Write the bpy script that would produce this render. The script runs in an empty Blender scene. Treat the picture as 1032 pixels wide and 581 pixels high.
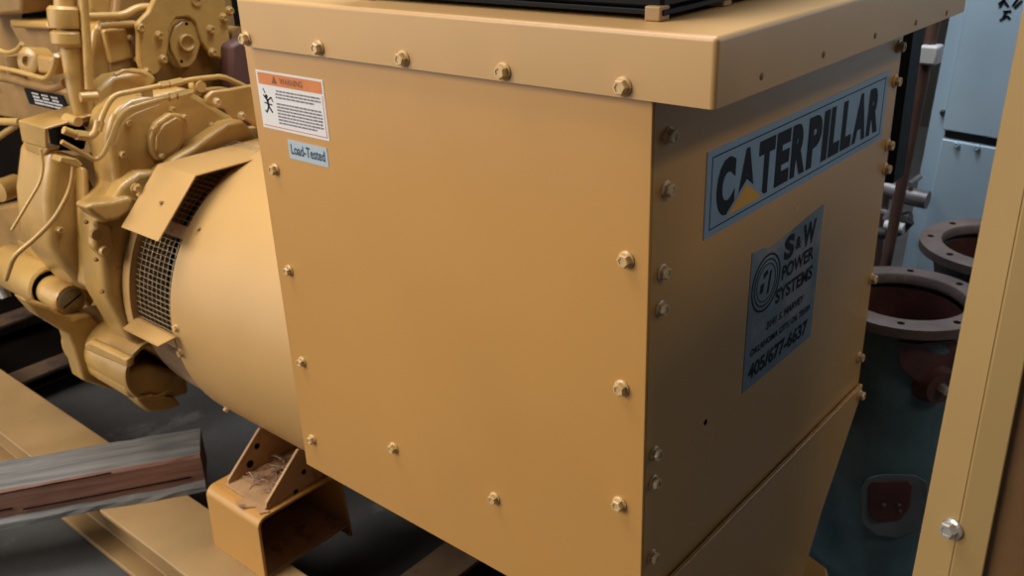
import bpy, bmesh, math, random
from mathutils import Vector, Matrix
random.seed(7)
C = bpy.context.scene.collection
PI = math.pi
FL = -1.257; HZ = 1.257            # height of the enclosure lid's lower edge above the floor; local z=0 is that edge

# ------------------------------------------------------------------ camera model (measured from the photo's vanishing points)
FP = 942.0; CX = 516.0; CY = 290.5
MR = Matrix(((0.6487495217467792, -0.32784506162845045, 0.6867617298591722),
             (-0.7601542975800886, -0.23659065928558567, 0.6051365992974925),
             (-0.035909635250826515, -0.9146269597517063, -0.4027009095985545)))
O = Vector((-0.8368675, -0.5294512, 0.2226190))
def ray(px, py): return MR @ Vector((px-CX, py-CY, FP))
def H(px, py, ax, val):
    r = ray(px, py); t = (val-O[ax])/r[ax]; return O + r*t
def dep(px, py, d): return O + ray(px, py)*(d/FP)

# ------------------------------------------------------------------ materials
def mat(name, col, rough=.5, metal=0, var=.15, scale=6, bump=0, bscale=60, spots=None, spot_thr=.62, spot_scale=9, coat=0, col2=None, rvar=.1, specks=None, spec=.5):
    m = bpy.data.materials.new(name); m.use_nodes = True
    nt = m.node_tree; N = nt.nodes; L = nt.links
    b = N['Principled BSDF']; b.inputs['Roughness'].default_value = rough; b.inputs['Metallic'].default_value = metal
    b.inputs['Coat Weight'].default_value = coat; b.inputs['Specular IOR Level'].default_value = spec; b.inputs['Coat Roughness'].default_value = .25
    tc = N.new('ShaderNodeTexCoord')
    n = N.new('ShaderNodeTexNoise'); n.inputs['Scale'].default_value = scale; n.inputs['Detail'].default_value = 6
    L.new(tc.outputs['Object'], n.inputs['Vector'])
    r = N.new('ShaderNodeValToRGB')
    c2 = col2 or tuple(c*(1-var) for c in col); c1 = tuple(min(1, c*(1+var*.6)) for c in col)
    r.color_ramp.elements[0].position = .35; r.color_ramp.elements[1].position = .65
    r.color_ramp.elements[0].color = (*c2, 1); r.color_ramp.elements[1].color = (*c1, 1)
    L.new(n.outputs['Fac'], r.inputs['Fac']); out = r.outputs['Color']
    for sp, thr, sc in (([(spots, spot_thr, spot_scale)] if spots else []) + ([(specks, .74, 70)] if specks else [])):
        n2 = N.new('ShaderNodeTexNoise'); n2.inputs['Scale'].default_value = sc; n2.inputs['Detail'].default_value = 8; n2.inputs['Roughness'].default_value = .65
        L.new(tc.outputs['Object'], n2.inputs['Vector'])
        rr = N.new('ShaderNodeValToRGB'); rr.color_ramp.elements[0].position = thr; rr.color_ramp.elements[1].position = thr+.06
        L.new(n2.outputs['Fac'], rr.inputs['Fac'])
        mx = N.new('ShaderNodeMix'); mx.data_type = 'RGBA'
        L.new(rr.outputs['Color'], mx.inputs[0]); L.new(out, mx.inputs[6]); mx.inputs[7].default_value = (*sp, 1)
        out = mx.outputs[2]
    L.new(out, b.inputs['Base Color'])
    mr = N.new('ShaderNodeMapRange'); mr.inputs[3].default_value = max(.02, rough-rvar); mr.inputs[4].default_value = min(1, rough+rvar)
    L.new(n.outputs['Fac'], mr.inputs[0]); L.new(mr.outputs[0], b.inputs['Roughness'])
    if bump:
        nb = N.new('ShaderNodeTexNoise'); nb.inputs['Scale'].default_value = bscale; nb.inputs['Detail'].default_value = 5
        L.new(tc.outputs['Object'], nb.inputs['Vector'])
        bp = N.new('ShaderNodeBump'); bp.inputs['Strength'].default_value = bump; bp.inputs['Distance'].default_value = .01
        L.new(nb.outputs['Fac'], bp.inputs['Height']); L.new(bp.outputs[0], b.inputs['Normal'])
    return m
YEL = (.54, .275, .072)
paint = mat('yellow_panel_paint', YEL, .36, var=.05, scale=2.2, bump=.012, bscale=9, rvar=.04, coat=.35, specks=(.60, .42, .22))
lidp = mat('yellow_lid_paint', (.56, .33, .135), .42, var=.06, scale=3, bump=.02, bscale=12, rvar=.06, coat=.1, specks=(.66, .52, .34))
barrelp = mat('yellow_barrel_paint', (.50, .288, .10), .45, var=.07, scale=3, bump=.03, bscale=14, spots=(.40, .33, .30), spot_thr=.70, spot_scale=5, coat=.1, specks=(.72, .58, .42))
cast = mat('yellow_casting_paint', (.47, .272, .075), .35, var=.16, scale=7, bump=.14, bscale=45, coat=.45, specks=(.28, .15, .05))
castd = mat('dusty_shaded_yellow_casting', (.31, .17, .052), .5, var=.25, scale=9, bump=.15, bscale=45, spots=(.22, .11, .04), spot_thr=.6, spot_scale=11)  # casting paint with the shade of the engine's recesses put into its colour
pipep = mat('yellow_pipe_paint', (.54, .325, .10), .32, var=.08, scale=12, bump=.03, coat=.3)
boltp = mat('yellow_bolt_paint', (.62, .41, .18), .34, var=.15, scale=60, coat=.3)
boltz = mat('pale_bolt_paint', (.62, .46, .26), .4, var=.25, scale=90, coat=.1)
railp = mat('worn_yellow_rail_paint', (.35, .215, .09), .6, var=.12, scale=6, bump=.05, bscale=40, spots=(.24, .16, .09), spot_thr=.63, spot_scale=8, specks=(.62, .52, .38))
railb = mat('grimy_brown_steel', (.105, .062, .036), .6, var=.3, scale=8, bump=.08, spots=(.05, .035, .03), spot_thr=.55)
dusty = mat('dust_covered_yellow_plate', (.43, .25, .12), .6, var=.2, scale=12, bump=.15, bscale=60, spots=(.25, .13, .07), spot_thr=.58, spot_scale=18, specks=(.6, .45, .3))
postp = mat('yellow_post_paint', (.35, .222, .082), .5, var=.05, scale=3, bump=.03, bscale=20)
rust = mat('rusty_brown_paint', (.23, .115, .045), .6, var=.2, scale=10, bump=.1, spots=(.13, .045, .02), spot_thr=.6, spot_scale=14)
black = mat('black_paint', (.005, .0045, .005), .5, var=.2, spec=.15)
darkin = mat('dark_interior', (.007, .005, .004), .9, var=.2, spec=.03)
blk_rub = mat('black_rubber', (.02, .017, .016), .6)
wire = mat('galvanised_mesh_wire', (.50, .38, .24), .45, .2, var=.15, scale=40)
wired = mat('brown_mesh_wire', (.27, .17, .10), .5, .1, var=.2, scale=40)
steel = mat('bright_steel', (.62, .58, .52), .3, .7, var=.2, scale=50)
plugm = mat('dull_steel_plug', (.33, .27, .17), .42, .5, var=.3, scale=40)
white = mat('white_label', (.74, .71, .70), .42, var=.04, scale=12)
orange = mat('orange_label_band', (.66, .21, .055), .45, var=.08, scale=30)
redl = mat('thin_red_border', (.60, .16, .10), .5)
inkb = mat('black_ink', (.010, .010, .015), .6, spec=.15)
inkg = mat('grey_print', (.20, .18, .20), .5)
blue_l = mat('pale_blue_label', (.42, .50, .56), .45, var=.05)
inkblue = mat('navy_ink', (.02, .05, .11), .5)
silver = mat('silver_sign_film', (.24, .33, .43), .32, .15, var=.08, scale=5)
worn = mat('worn_sticker_film', (.16, .21, .24), .42, .1, var=.25, scale=10, spots=(.30, .27, .28), spot_thr=.52, spot_scale=4)
signy = mat('sign_yellow', (.62, .30, .015), .45)
cabm = mat('pale_blue_cabinet_paint', (.33, .44, .54), .42, var=.07, scale=4, bump=.03, bscale=15, spots=(.33, .45, .55), spot_thr=.62, spot_scale=5, specks=(.42, .52, .60))
teal = mat('dark_teal_casting', (.075, .125, .14), .40, var=.35, scale=6, bump=.15, bscale=30, spots=(.075, .07, .065), spot_thr=.6, spot_scale=7)
flng = mat('dusty_brown_flange', (.135, .095, .082), .6, var=.25, scale=12, bump=.2, bscale=60, specks=(.33, .26, .22))
redox = mat('dark_red_primer', (.10, .034, .028), .5, var=.35, scale=9, bump=.1)
brownpipe = mat('brown_pipe', (.10, .052, .038), .5, var=.2, scale=14)
greyp = mat('grey_pipe', (.17, .155, .16), .45, .3, var=.2, scale=14)
whitep = mat('white_plastic', (.50, .50, .50), .5)
conc = mat('dark_concrete', (.065, .063, .064), .8, var=.3, scale=2.5, bump=.25, bscale=25, spots=(.11, .108, .106), spot_thr=.58, spot_scale=3, specks=(.2, .2, .2))
wallm = mat('dark_wall', (.022, .018, .017), .8, var=.3, scale=1.5)
straw = mat('dry_straw', (.32, .19, .12), .8, var=.3, scale=60)
purple = mat('brown_oxide_cover', (.12, .055, .045), .55, var=.2, scale=10)

def wood(name, base, dark, light):
    m = bpy.data.materials.new(name); m.use_nodes = True
    nt = m.node_tree; N = nt.nodes; L = nt.links; b = N['Principled BSDF']
    tc = N.new('ShaderNodeTexCoord'); mp = N.new('ShaderNodeMapping'); mp.inputs['Scale'].default_value = (1.6, 22, 22)
    L.new(tc.outputs['Object'], mp.inputs[0])
    n = N.new('ShaderNodeTexNoise'); n.inputs['Scale'].default_value = 2.2; n.inputs['Detail'].default_value = 9; n.inputs['Roughness'].default_value = .62; n.inputs['Distortion'].default_value = .5
    L.new(mp.outputs[0], n.inputs['Vector'])
    r = N.new('ShaderNodeValToRGB'); e = r.color_ramp.elements
    e[0].position = .33; e[0].color = (*dark, 1); e[1].position = .68; e[1].color = (*light, 1)
    x = e.new(.5); x.color = (*base, 1)
    L.new(n.outputs['Fac'], r.inputs['Fac']); L.new(r.outputs[0], b.inputs['Base Color'])
    b.inputs['Roughness'].default_value = .75
    bp = N.new('ShaderNodeBump'); bp.inputs['Strength'].default_value = .5; bp.inputs['Distance'].default_value = .006
    L.new(n.outputs['Fac'], bp.inputs['Height']); L.new(bp.outputs[0], b.inputs['Normal'])
    return m
wood_grey = wood('weathered_grey_wood', (.15, .142, .135), (.10, .094, .09), (.205, .195, .185))
wood_red = wood('red_brown_wood', (.27, .13, .09), (.20, .098, .07), (.31, .165, .12))

# ------------------------------------------------------------------ object helpers
ROOT = {}            # root object -> its local origin
def root(name, label, cat, at, group=None):
    o = bpy.data.objects.new(name, None); C.objects.link(o); o.empty_display_size = .05
    o.location = (at[0], at[1], at[2]+HZ)
    o['label'] = label; o['category'] = cat
    if group: o['group'] = group
    ROOT[o] = Vector(at); return o
def topof(p):
    while p.parent: p = p.parent
    return p
def obj(name, bm, m, parent=None, label=None, bevel=0, smooth=True, seg=2, ang=35, recalc=True):
    me = bpy.data.meshes.new(name)
    if recalc: bmesh.ops.recalc_face_normals(bm, faces=bm.faces[:])
    off = ROOT[topof(parent)] if parent else Vector((0, 0, -HZ))
    bmesh.ops.translate(bm, verts=bm.verts[:], vec=-off)
    bm.to_mesh(me); bm.free()
    ms = m if isinstance(m, (list, tuple)) else [m]
    for q in ms: me.materials.append(q)
    o = bpy.data.objects.new(name, me); C.objects.link(o)
    if parent: o.parent = parent
    if label: o['label'] = label
    if bevel:
        b = o.modifiers.new('bevel', 'BEVEL'); b.width = bevel; b.segments = seg; b.limit_method = 'ANGLE'; b.angle_limit = math.radians(ang)
        wn = o.modifiers.new('normals', 'WEIGHTED_NORMAL'); wn.keep_sharp = True
    if smooth:
        for p in me.polygons: p.use_smooth = True
        try: me.set_sharp_from_angle(angle=math.radians(40))
        except Exception: pass
    return o
def single(name, bm, m, label, cat, group=None, **k):
    o = obj(name, bm, m, None, **k); o['label'] = label; o['category'] = cat
    if group: o['group'] = group
    # put the origin at the thing's base
    me = o.data; zs = [v.co.z for v in me.vertices]; c = sum((v.co for v in me.vertices), Vector())/len(me.vertices)
    c.z = min(zs); me.transform(Matrix.Translation(-c)); o.location = c
    ROOT[o] = c - Vector((0, 0, HZ))
    return o
def struct(name, bm, m, **k):
    o = obj(name, bm, m, None, **k); o['kind'] = 'structure'; return o
def B(*boxes):
    bm = bmesh.new()
    for (x0, y0, z0, x1, y1, z1) in boxes: box(bm, x0, y0, z0, x1, y1, z1)
    return bm
def box(bm, x0, y0, z0, x1, y1, z1, mi=0):
    v = [bm.verts.new(p) for p in ((x0,y0,z0),(x1,y0,z0),(x1,y1,z0),(x0,y1,z0),(x0,y0,z1),(x1,y0,z1),(x1,y1,z1),(x0,y1,z1))]
    for f in ((0,3,2,1),(4,5,6,7),(0,1,5,4),(1,2,6,5),(2,3,7,6),(3,0,4,7)):
        q = bm.faces.new([v[i] for i in f]); q.material_index = mi
def prism(bm, pts, vec, mi=0):
    """closed polygon of 3-D points extruded along vec"""
    vec = Vector(vec)
    a = [bm.verts.new(p) for p in pts]; b = [bm.verts.new(Vector(p)+vec) for p in pts]
    n = len(a); fs = [bm.faces.new(a), bm.faces.new(b[::-1])]
    for i in range(n): fs.append(bm.faces.new((a[i], b[i], b[(i+1) % n], a[(i+1) % n])))
    for f in fs: f.material_index = mi
    return bm
AX = (Vector((1, 0, 0)), Vector((0, 1, 0)), Vector((0, 0, 1)))
def pxs(pts, ax, val): return [H(p[0], p[1], ax, val) for p in pts]
def slab(pts, ax, val, depth, bm=None):
    bm = bm or bmesh.new(); return prism(bm, pxs(pts, ax, val), AX[ax]*depth)
def frame(d):
    d = d.normalized(); u = Vector((0, 0, 1)) if abs(d.z) < .9 else Vector((1, 0, 0))
    s = d.cross(u).normalized(); return s, s.cross(d).normalized()
def lathe(bm, c, d, prof, n=32, closed=False, mi=0):
    """prof: list of (radius, distance along d)"""
    c = Vector(c); d = Vector(d).normalized(); s, t = frame(d); rings = []
    for r, h in prof:
        if r < 1e-6: rings.append([bm.verts.new(c+d*h)]); continue
        rings.append([bm.verts.new(c+d*h+s*(r*math.cos(2*PI*k/n))+t*(r*math.sin(2*PI*k/n))) for k in range(n)])
    pr = list(zip(rings[:-1], rings[1:]))
    if closed: pr.append((rings[-1], rings[0]))
    for a, b in pr:
        for k in range(n):
            k2 = (k+1) % n
            if len(a) == 1 and len(b) == 1: continue
            if len(a) == 1: f = bm.faces.new((a[0], b[k], b[k2]))
            elif len(b) == 1: f = bm.faces.new((a[k], b[0], a[k2]))
            else: f = bm.faces.new((a[k], b[k], b[k2], a[k2]))
            f.material_index = mi
    return bm
def cyl(bm, a, b, r, n=24, r2=None, mi=0):
    a = Vector(a); b = Vector(b); h = (b-a).length
    return lathe(bm, a, b-a, [(0, 0), (r, 0), (r if r2 is None else r2, h), (0, h)], n, mi=mi)
def fillet(pts, rad, k=5):
    pts = [Vector(p) for p in pts]; out = [pts[0]]
    for i in range(1, len(pts)-1):
        p0, p, p1 = pts[i-1], pts[i], pts[i+1]
        a = (p0-p); b = (p1-p); t = min(rad, a.length*.45, b.length*.45)
        A = p+a.normalized()*t; Bq = p+b.normalized()*t
        for j in range(k+1):
            u = j/k; out.append(A*(1-u)**2+p*2*u*(1-u)+Bq*u*u)
    out.append(pts[-1]); return out
def tube(bm, pts, r, n=12, rad=.03, mi=0):
    P = fillet(pts, rad) if rad else [Vector(p) for p in pts]
    rings = []; s = None
    for i, p in enumerate(P):
        d = (P[min(i+1, len(P)-1)]-P[max(i-1, 0)]).normalized()
        if s is None: s, t = frame(d)
        else:
            s = (s-d*s.dot(d)).normalized(); t = s.cross(d)
        rings.append([bm.verts.new(p+s*(r*math.cos(2*PI*k/n))+t*(r*math.sin(2*PI*k/n))) for k in range(n)])
    for a, b in zip(rings[:-1], rings[1:]):
        for k in range(n): bm.faces.new((a[k], b[k], b[(k+1) % n], a[(k+1) % n])).material_index = mi
    bm.faces.new(rings[0]); bm.faces.new(rings[-1][::-1]); return bm
def ptube(bm, pts, r, **k):
    """pts: (px, py, axis, value)"""
    return tube(bm, [H(*p) for p in pts], r, **k)

# a hex flange bolt, head pointing along +Z of its own frame
def bolt_mesh(name, m, s=1.0):
    bm = bmesh.new(); z = Vector((0, 0, 1))
    lathe(bm, (0, 0, -.002), z, [(0, 0), (.0108*s, 0), (.0108*s, .0035*s), (.0085*s, .005*s), (0, .005*s)], 20)
    lathe(bm, (0, 0, .001*s), z, [(0, 0), (.0086*s, 0), (.0086*s, .0075*s), (.0074*s, .0092*s), (.0050*s, .0092*s), (.0045*s, .0080*s), (0, .0080*s)], 6)
    bmesh.ops.recalc_face_normals(bm, faces=bm.faces[:])
    me = bpy.data.meshes.new(name); bm.to_mesh(me); bm.free(); me.materials.append(m); return me
BM = {}
def bolt(parent, p, n, s=1.0, m=boltp, name='bolt', label=None):
    key = (round(s, 2), m.name)
    if key not in BM: BM[key] = bolt_mesh('bolt', m, s)
    o = bpy.data.objects.new(name, BM[key]); C.objects.link(o)
    o.parent = parent
    o.location = Vector(p)-ROOT[topof(parent)]
    o.rotation_mode = 'QUATERNION'
    q = Vector(n).to_track_quat('Z', 'Y'); o.rotation_quaternion = q @ Matrix.Rotation(random.uniform(0, PI/3), 3, 'Z').to_quaternion()
    if label: o['label'] = label
    return o

def text_bm(body, U, V, N, org, w, h, bold=.02, bm=None, shear=0, thick=.0004):
    """lettering fitted into a w x h rectangle whose lower-left corner is org"""
    cu = bpy.data.curves.new('t', 'FONT'); cu.body = body; cu.offset = bold; cu.shear = shear; cu.extrude = 0; cu.resolution_u = 4
    to = bpy.data.objects.new('t', cu); C.objects.link(to)
    bpy.context.view_layer.update()
    me = bpy.data.meshes.new_from_object(to.evaluated_get(bpy.context.evaluated_depsgraph_get()))
    bpy.data.objects.remove(to); bpy.data.curves.remove(cu)
    xs = [v.co.x for v in me.vertices]; ys = [v.co.y for v in me.vertices]
    x0, x1, y0, y1 = min(xs), max(xs), min(ys), max(ys)
    bm = bm or bmesh.new(); org = Vector(org)
    vs = [bm.verts.new(org+U*((v.co.x-x0)/(x1-x0)*w)+V*((v.co.y-y0)/(y1-y0)*h)+N*thick) for v in me.vertices]
    for p in me.polygons:
        try: bm.faces.new([vs[i] for i in p.vertices])
        except ValueError: pass
    bpy.data.meshes.remove(me); return bm
def rect(bm, U, V, N, org, u0, v0, u1, v1, lift=0, th=.0003, mi=0):
    org = Vector(org)+N*lift
    prism(bm, [org+U*u0+V*v0, org+U*u1+V*v0, org+U*u1+V*v1, org+U*u0+V*v1], N*th, mi)
    return bm

# ================================================================== GENERATOR
BW = .745; BD = .733      # enclosure: X 0..BW, Y 0..BD
gen = root('generator', 'large boxy yellow generator end with a round barrel and a sign on its shaded end', 'generator', (.36, .6, -1.1))
side = obj('side_panel', B((0, 0, -.762, .004, BD, .010)), paint, gen, bevel=.0015)
obj('end_panel', B((.004, 0, -.68, BW, .004, .010)), paint, gen, bevel=.0012)
obj('end_panel_return', B((BW-.004, .004, -.68, BW, .06, .004)), paint, gen)
obj('back_flange', B((.004, BD-.004, -.3, BW, BD, .004)), paint, gen)
low = [(.006, -.677), (BW-.002, -.677), (BW-.005, -.70), (.682, -.785), (.61, -.885), (.566, -.97), (.53, -1.03), (.2, -1.03), (.11, -.89), (.006, -.765)]
obj('lower_end_panel', prism(bmesh.new(), [(x, -.009, z) for x, z in low], (0, .007, 0)), paint, gen, bevel=.0012)
# lid: folded sheet with lips
LX0, LX1, LY0, LY1, LT = -.014, .772, -.080, .718, .075; LB = .004
lid = bmesh.new()   # outer shell, one closed piece so the folds can be rounded
ov = [lid.verts.new(p) for p in ((LX0,LY0,LB),(LX1,LY0,LB),(LX1,LY1,LB),(LX0,LY1,LB),(LX0,LY0,LT),(LX1,LY0,LT),(LX1,LY1,LT),(LX0,LY1,LT))]
for f in ((4,5,6,7),(0,1,5,4),(1,2,6,5),(2,3,7,6),(3,0,4,7)): lid.faces.new([ov[i] for i in f])
bmesh.ops.recalc_face_normals(lid, faces=lid.faces[:])
es = [e for e in lid.edges if len(e.link_faces) == 2]
bmesh.ops.bevel(lid, geom=es, offset=.006, segments=4, profile=.5, affect='EDGES')
L_ = obj('lid', lid, lidp, gen, recalc=False)
sm = L_.modifiers.new('sheet', 'SOLIDIFY'); sm.thickness = .003; sm.offset = -1
wn = L_.modifiers.new('normals', 'WEIGHTED_NORMAL')
# barrel
BC = Vector((.36, 0, -.635)); BR = .335; YE = 1.19
def drum(bm, r0, r1, y0, y1, n=96):
    lathe(bm, (BC.x, y0, BC.z), (0, 1, 0), [(r0, 0), (r0, y1-y0), (r1, y1-y0), (r1, 0)], n, closed=True); return bm
obj('barrel', drum(bmesh.new(), BR, BR-.004, .004, YE), barrelp, gen)
obj('barrel_core', drum(bmesh.new(), BR-.10, .05, .01, 1.37), darkin, gen, label='dark windings seen through the mesh')
# meshes: rings and lengthwise wires on a cylinder
def mesh_screen(name, a0, a1, y0, y1, r, step_deg, nring, wr, label):
    bm = bmesh.new()
    for i in range(nring+1):
        y = y0+(y1-y0)*i/nring
        n = int((a1-a0)/3)+1
        pts = [(BC.x+r*math.cos(math.radians(a0+(a1-a0)*k/n)), y, BC.z+r*math.sin(math.radians(a0+(a1-a0)*k/n))) for k in range(n+1)]
        tube(bm, pts, wr, n=5, rad=0)
    a = a0
    while a <= a1+.01:
        x = BC.x+(r+wr*.8)*math.cos(math.radians(a)); z = BC.z+(r+wr*.8)*math.sin(math.radians(a))
        tube(bm, [(x, y0, z), (x, y1, z)], wr, n=5, rad=0); a += step_deg
    return obj(name, bm, wire if nring < 12 else wired, gen, label=label)
mesh_screen('mesh_screen', 95, 183, YE, 1.345, BR-.008, 2.15, 9, .00065, 'coarse wire mesh of the upper barrel opening')
mesh_screen('mesh_screen', 187, 262, YE, 1.345, BR-.012, 1.25, 16, .0009, 'fine wire mesh of the lower barrel opening')
def arcbar(a0, a1, y0, y1, r0, r1, bm=None):
    bm = bm or bmesh.new(); n = max(4, int((a1-a0)/3)); A = []
    for k in range(n+1):
        a = math.radians(a0+(a1-a0)*k/n); c, s = math.cos(a), math.sin(a)
        A.append([bm.verts.new((BC.x+r*c, y, BC.z+r*s)) for r, y in ((r0, y0), (r1, y0), (r1, y1), (r0, y1))])
    for p, q in zip(A[:-1], A[1:]):
        for i in range(4): bm.faces.new((p[i], p[(i+1) % 4], q[(i+1) % 4], q[i]))
    bm.faces.new(A[0]); bm.faces.new(A[-1][::-1]); return bm
obj('end_ring', arcbar(40, 189, 1.343, 1.372, BR-.016, BR+.008), barrelp, gen)
obj('cross_bar', arcbar(181.5, 186, YE-.002, 1.345, BR-.006, BR+.002), barrelp, gen)
obj('cross_bar', arcbar(140, 145, YE-.002, 1.345, BR-.02, BR-.006), dusty, gen)
# drip covers
def sheet(pts_front, y0, y1, th, drop=0):
    """polyline in XZ swept along Y, given a thickness th downward/inward"""
    bm = bmesh.new(); rows = []
    for (x, z) in pts_front:
        d = Vector((BC.x-x, 0, BC.z-z)).normalized()*th
        rows.append([bm.verts.new(p) for p in (Vector((x, y0, z)), Vector((x, y1, z)), Vector((x, y1, z))+d, Vector((x, y0, z))+d)])
    for p, q in zip(rows[:-1], rows[1:]):
        for i in range(4): bm.faces.new((p[i], p[(i+1) % 4], q[(i+1) % 4], q[i]))
    bm.faces.new(rows[0]); bm.faces.new(rows[-1][::-1]); return bm
obj('drip_cover', sheet([(.700, -.424), (.591, -.312), (.129, -.312), (.022, -.422)], 1.17, 1.315, .003), barrelp, gen, smooth=False, label='folded sheet cover over the upper mesh')
lp = pxs([(123, 331), (134, 323), (174, 339), (162, 349)], 2, -.64)
lpb = prism(bmesh.new(), [(-.024, 1.168, -.642), (-.024, 1.31, -.642), (.016, 1.325, -.638), (.018, 1.168, -.638)], (0, 0, .003))
obj('drip_cover_flange', lpb, barrelp, gen, label='narrow flat lower cover strip under the mesh')
lp2 = prism(bmesh.new(), [(-.03, 1.165, -.642), (-.03, 1.32, -.642), (-.005, 1.32, -.66), (-.005, 1.165, -.66)], (0, 0, .003))
for p, nn in (((200, 240), 0),): pass
# bolts
NX = (-1, 0, 0); NY = (0, -1, 0)
for y in (.703, .533, .364, .195, .028): bolt(gen, (LX0, y, .016), NX, 1.0)
for y, z in ((.030, -.186), (.034, -.357), (.035, -.531), (.035, -.70), (.698, -.189), (.699, -.363), (.699, -.535), (.702, -.695), (.478, -.623), (.258, -.623)):
    bolt(gen, (0, y, z), NX, .92 if y > .2 else 1.0)
for x, z in ((.033, -.043), (.031, -.104), (.028, -.204), (.026, -.250), (.023, -.451), (.022, -.494), (.024, -.615)):
    bolt(gen, (x, 0, z), NY, .95, boltz)
for x, z in ((.728, -.050), (.730, -.106), (.735, -.214), (.737, -.256), (.739, -.461), (.726, -.614)):
    bolt(gen, (x, 0, z), NY, 1.0, boltp)
bolt(gen, (.730, -.009, -.694), NY, 1.0, boltp)
for px, py in ((767.5, 77), (830, 55), (882, 36), (923, 23), (954, 13)):
    p = H(px, py, 1, LY0); b = bmesh.new(); lathe(b, p, NY, [(0, -.001), (.0042, -.001), (.0042, .0004), (.003, .0012), (0, .0012)], 12); obj('rivet', b, rust, gen)
for px, py in ((711, 426), (803, 210)):
    p = H(px, py, 1, 0); b = bmesh.new(); cyl(b, p+Vector((0, -.0006, 0)), p+Vector((0, .001, 0)), .0042 if px < 720 else .003, 12); obj('drilled_hole', b, darkin if px < 720 else boltp, gen)
# barrel bolts: at given pixels on the barrel's surface
def on_barrel(px, py, r=BR):
    d = ray(px, py); o = O-BC
    a = d.x*d.x+d.z*d.z; b = 2*(o.x*d.x+o.z*d.z); c = o.x*o.x+o.z*o.z-r*r
    disc = b*b-4*a*c
    if disc < 0: disc = 0
    t = (-b-math.sqrt(disc))/(2*a); p = O+d*t
    return p, Vector((p.x-BC.x, 0, p.z-BC.z)).normalized()
for px, py, s in ((178, 331, .8), (183, 356, .9), (229, 412, .8)):
    p, n = on_barrel(px, py); bolt(gen, p, n, s)
for px, py in ((201, 231),):
    p, n = on_barrel(px, py); bolt(gen, p, n, .55, railp, name='rivet')
# far front foot of the barrel
ft = pxs([(776, 600), (781, 563), (800, 554), (812, 556), (834, 572), (839, 600)], 2, -1.0)
obj('mounting_foot', prism(bmesh.new(), ft, (0, 0, -.09)), paint, gen, bevel=.008, seg=3)

# ---- decals on the side panel (seen from -X: right = -Y, up = +Z)
U = Vector((0, -1, 0)); V = Vector((0, 0, 1)); N = Vector((-1, 0, 0))
o0 = (0, .7125, -.122)
W_, H_ = .161, .0895
wl = obj('warning_label', rect(bmesh.new(), U, V, N, o0, 0, 0, W_, H_, 0, .0006), white, gen, label='white warning sticker with an orange header band', smooth=False)
bd = bmesh.new()
for (a, b, c, d) in ((.004, .004, W_-.004, .0052), (W_-.0052, .004, W_-.004, .066)): rect(bd, U, V, N, o0, a, b, c, d, .0006)
obj('border_line', bd, redl, wl, smooth=False)
obj('header_band', rect(bmesh.new(), U, V, N, o0, .004, .0685, W_-.004, .0862, .0006), orange, wl, smooth=False)
hb = text_bm('WARNING', U, V, N, Vector(o0)+U*.058+V*.0725, .055, .0095, .02, thick=.0011)
tri = [Vector(o0)+U*a+V*b+N*.001 for a, b in ((.038, .0722), (.052, .0722), (.045, .084))]
prism(hb, tri, N*.0002)
obj('warning_lettering', hb, mat('brown_ink', (.22, .07, .03), .5), wl, smooth=False)
rl = random.Random(3); tl = bmesh.new()
for i in range(11):
    v = .0625-i*.0049; u = .043 if i else .046
    if i in (3,): continue
    end = W_-.010 if i not in (2, 10) else .135
    while u < end:
        w = rl.uniform(.004, .011); rect(tl, U, V, N, o0, u, v-.0026, min(u+w, end), v, .0006); u += w+.0016
obj('small_print', tl, inkg, wl, smooth=False)
pc = bmesh.new()
def stroke(bm, a, b, w):
    a = Vector(a); b = Vector(b); d = (b-a).normalized(); s = Vector((-d.y, d.x))*w/2
    prism(bm, [Vector(o0)+U*q.x+V*q.y+N*.0006 for q in (a-s, b-s, b+s, a+s)], N*.0003)
for a, b, w in (((.020, .046), (.022, .034), .005), ((.021, .044), (.031, .050), .0025), ((.021, .043), (.012, .052), .0025), ((.022, .035), (.030, .026), .003), ((.022, .035), (.015, .025), .003), ((.012, .040), (.031, .038), .002), ((.031, .050), (.034, .043), .002), ((.013, .062), (.017, .055), .002), ((.015, .025), (.011, .028), .002)):
    stroke(pc, a, b, w)
lathe(pc, Vector(o0)+U*.019+V*.050+N*.0006, N, [(0, 0), (.0033, 0), (.0033, .0003), (0, .0003)], 12)
obj('shock_pictogram', pc, inkb, wl, smooth=False)
o1 = (0, .6545, -.1635)
ll = obj('load_tested_label', rect(bmesh.new(), U, V, N, o1, 0, 0, .094, .0300, 0, .0006), blue_l, gen, label='small pale blue sticker reading Load-Tested', smooth=False)
obj('lettering', text_bm('Load-Tested', U, V, N, Vector(o1)+U*.006+V*.0075, .082, .0165, .02, thick=.0009), inkblue, ll, smooth=False)
# ---- signs on the end panel (seen from -Y: right = +X)
U = Vector((1, 0, 0)); N = Vector((0, -1, 0))
o2 = Vector((.121, 0, -.194)); W2, H2 = .577, .1115
sg = obj('name_sign', rect(bmesh.new(), U, V, N, o2, 0, 0, W2, H2, 0, .001), silver, gen, label='long silver sign with large black lettering and a yellow triangle', smooth=False)
fr = bmesh.new()
for (a, b, c, d) in ((.012, .009, W2-.012, .0105), (.012, H2-.0105, W2-.012, H2-.009), (.012, .009, .0135, H2-.009), (W2-.0135, .009, W2-.012, H2-.009)): rect(fr, U, V, N, o2, a, b, c, d, .001)
obj('border_line', fr, inkb, sg, smooth=False)
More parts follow.
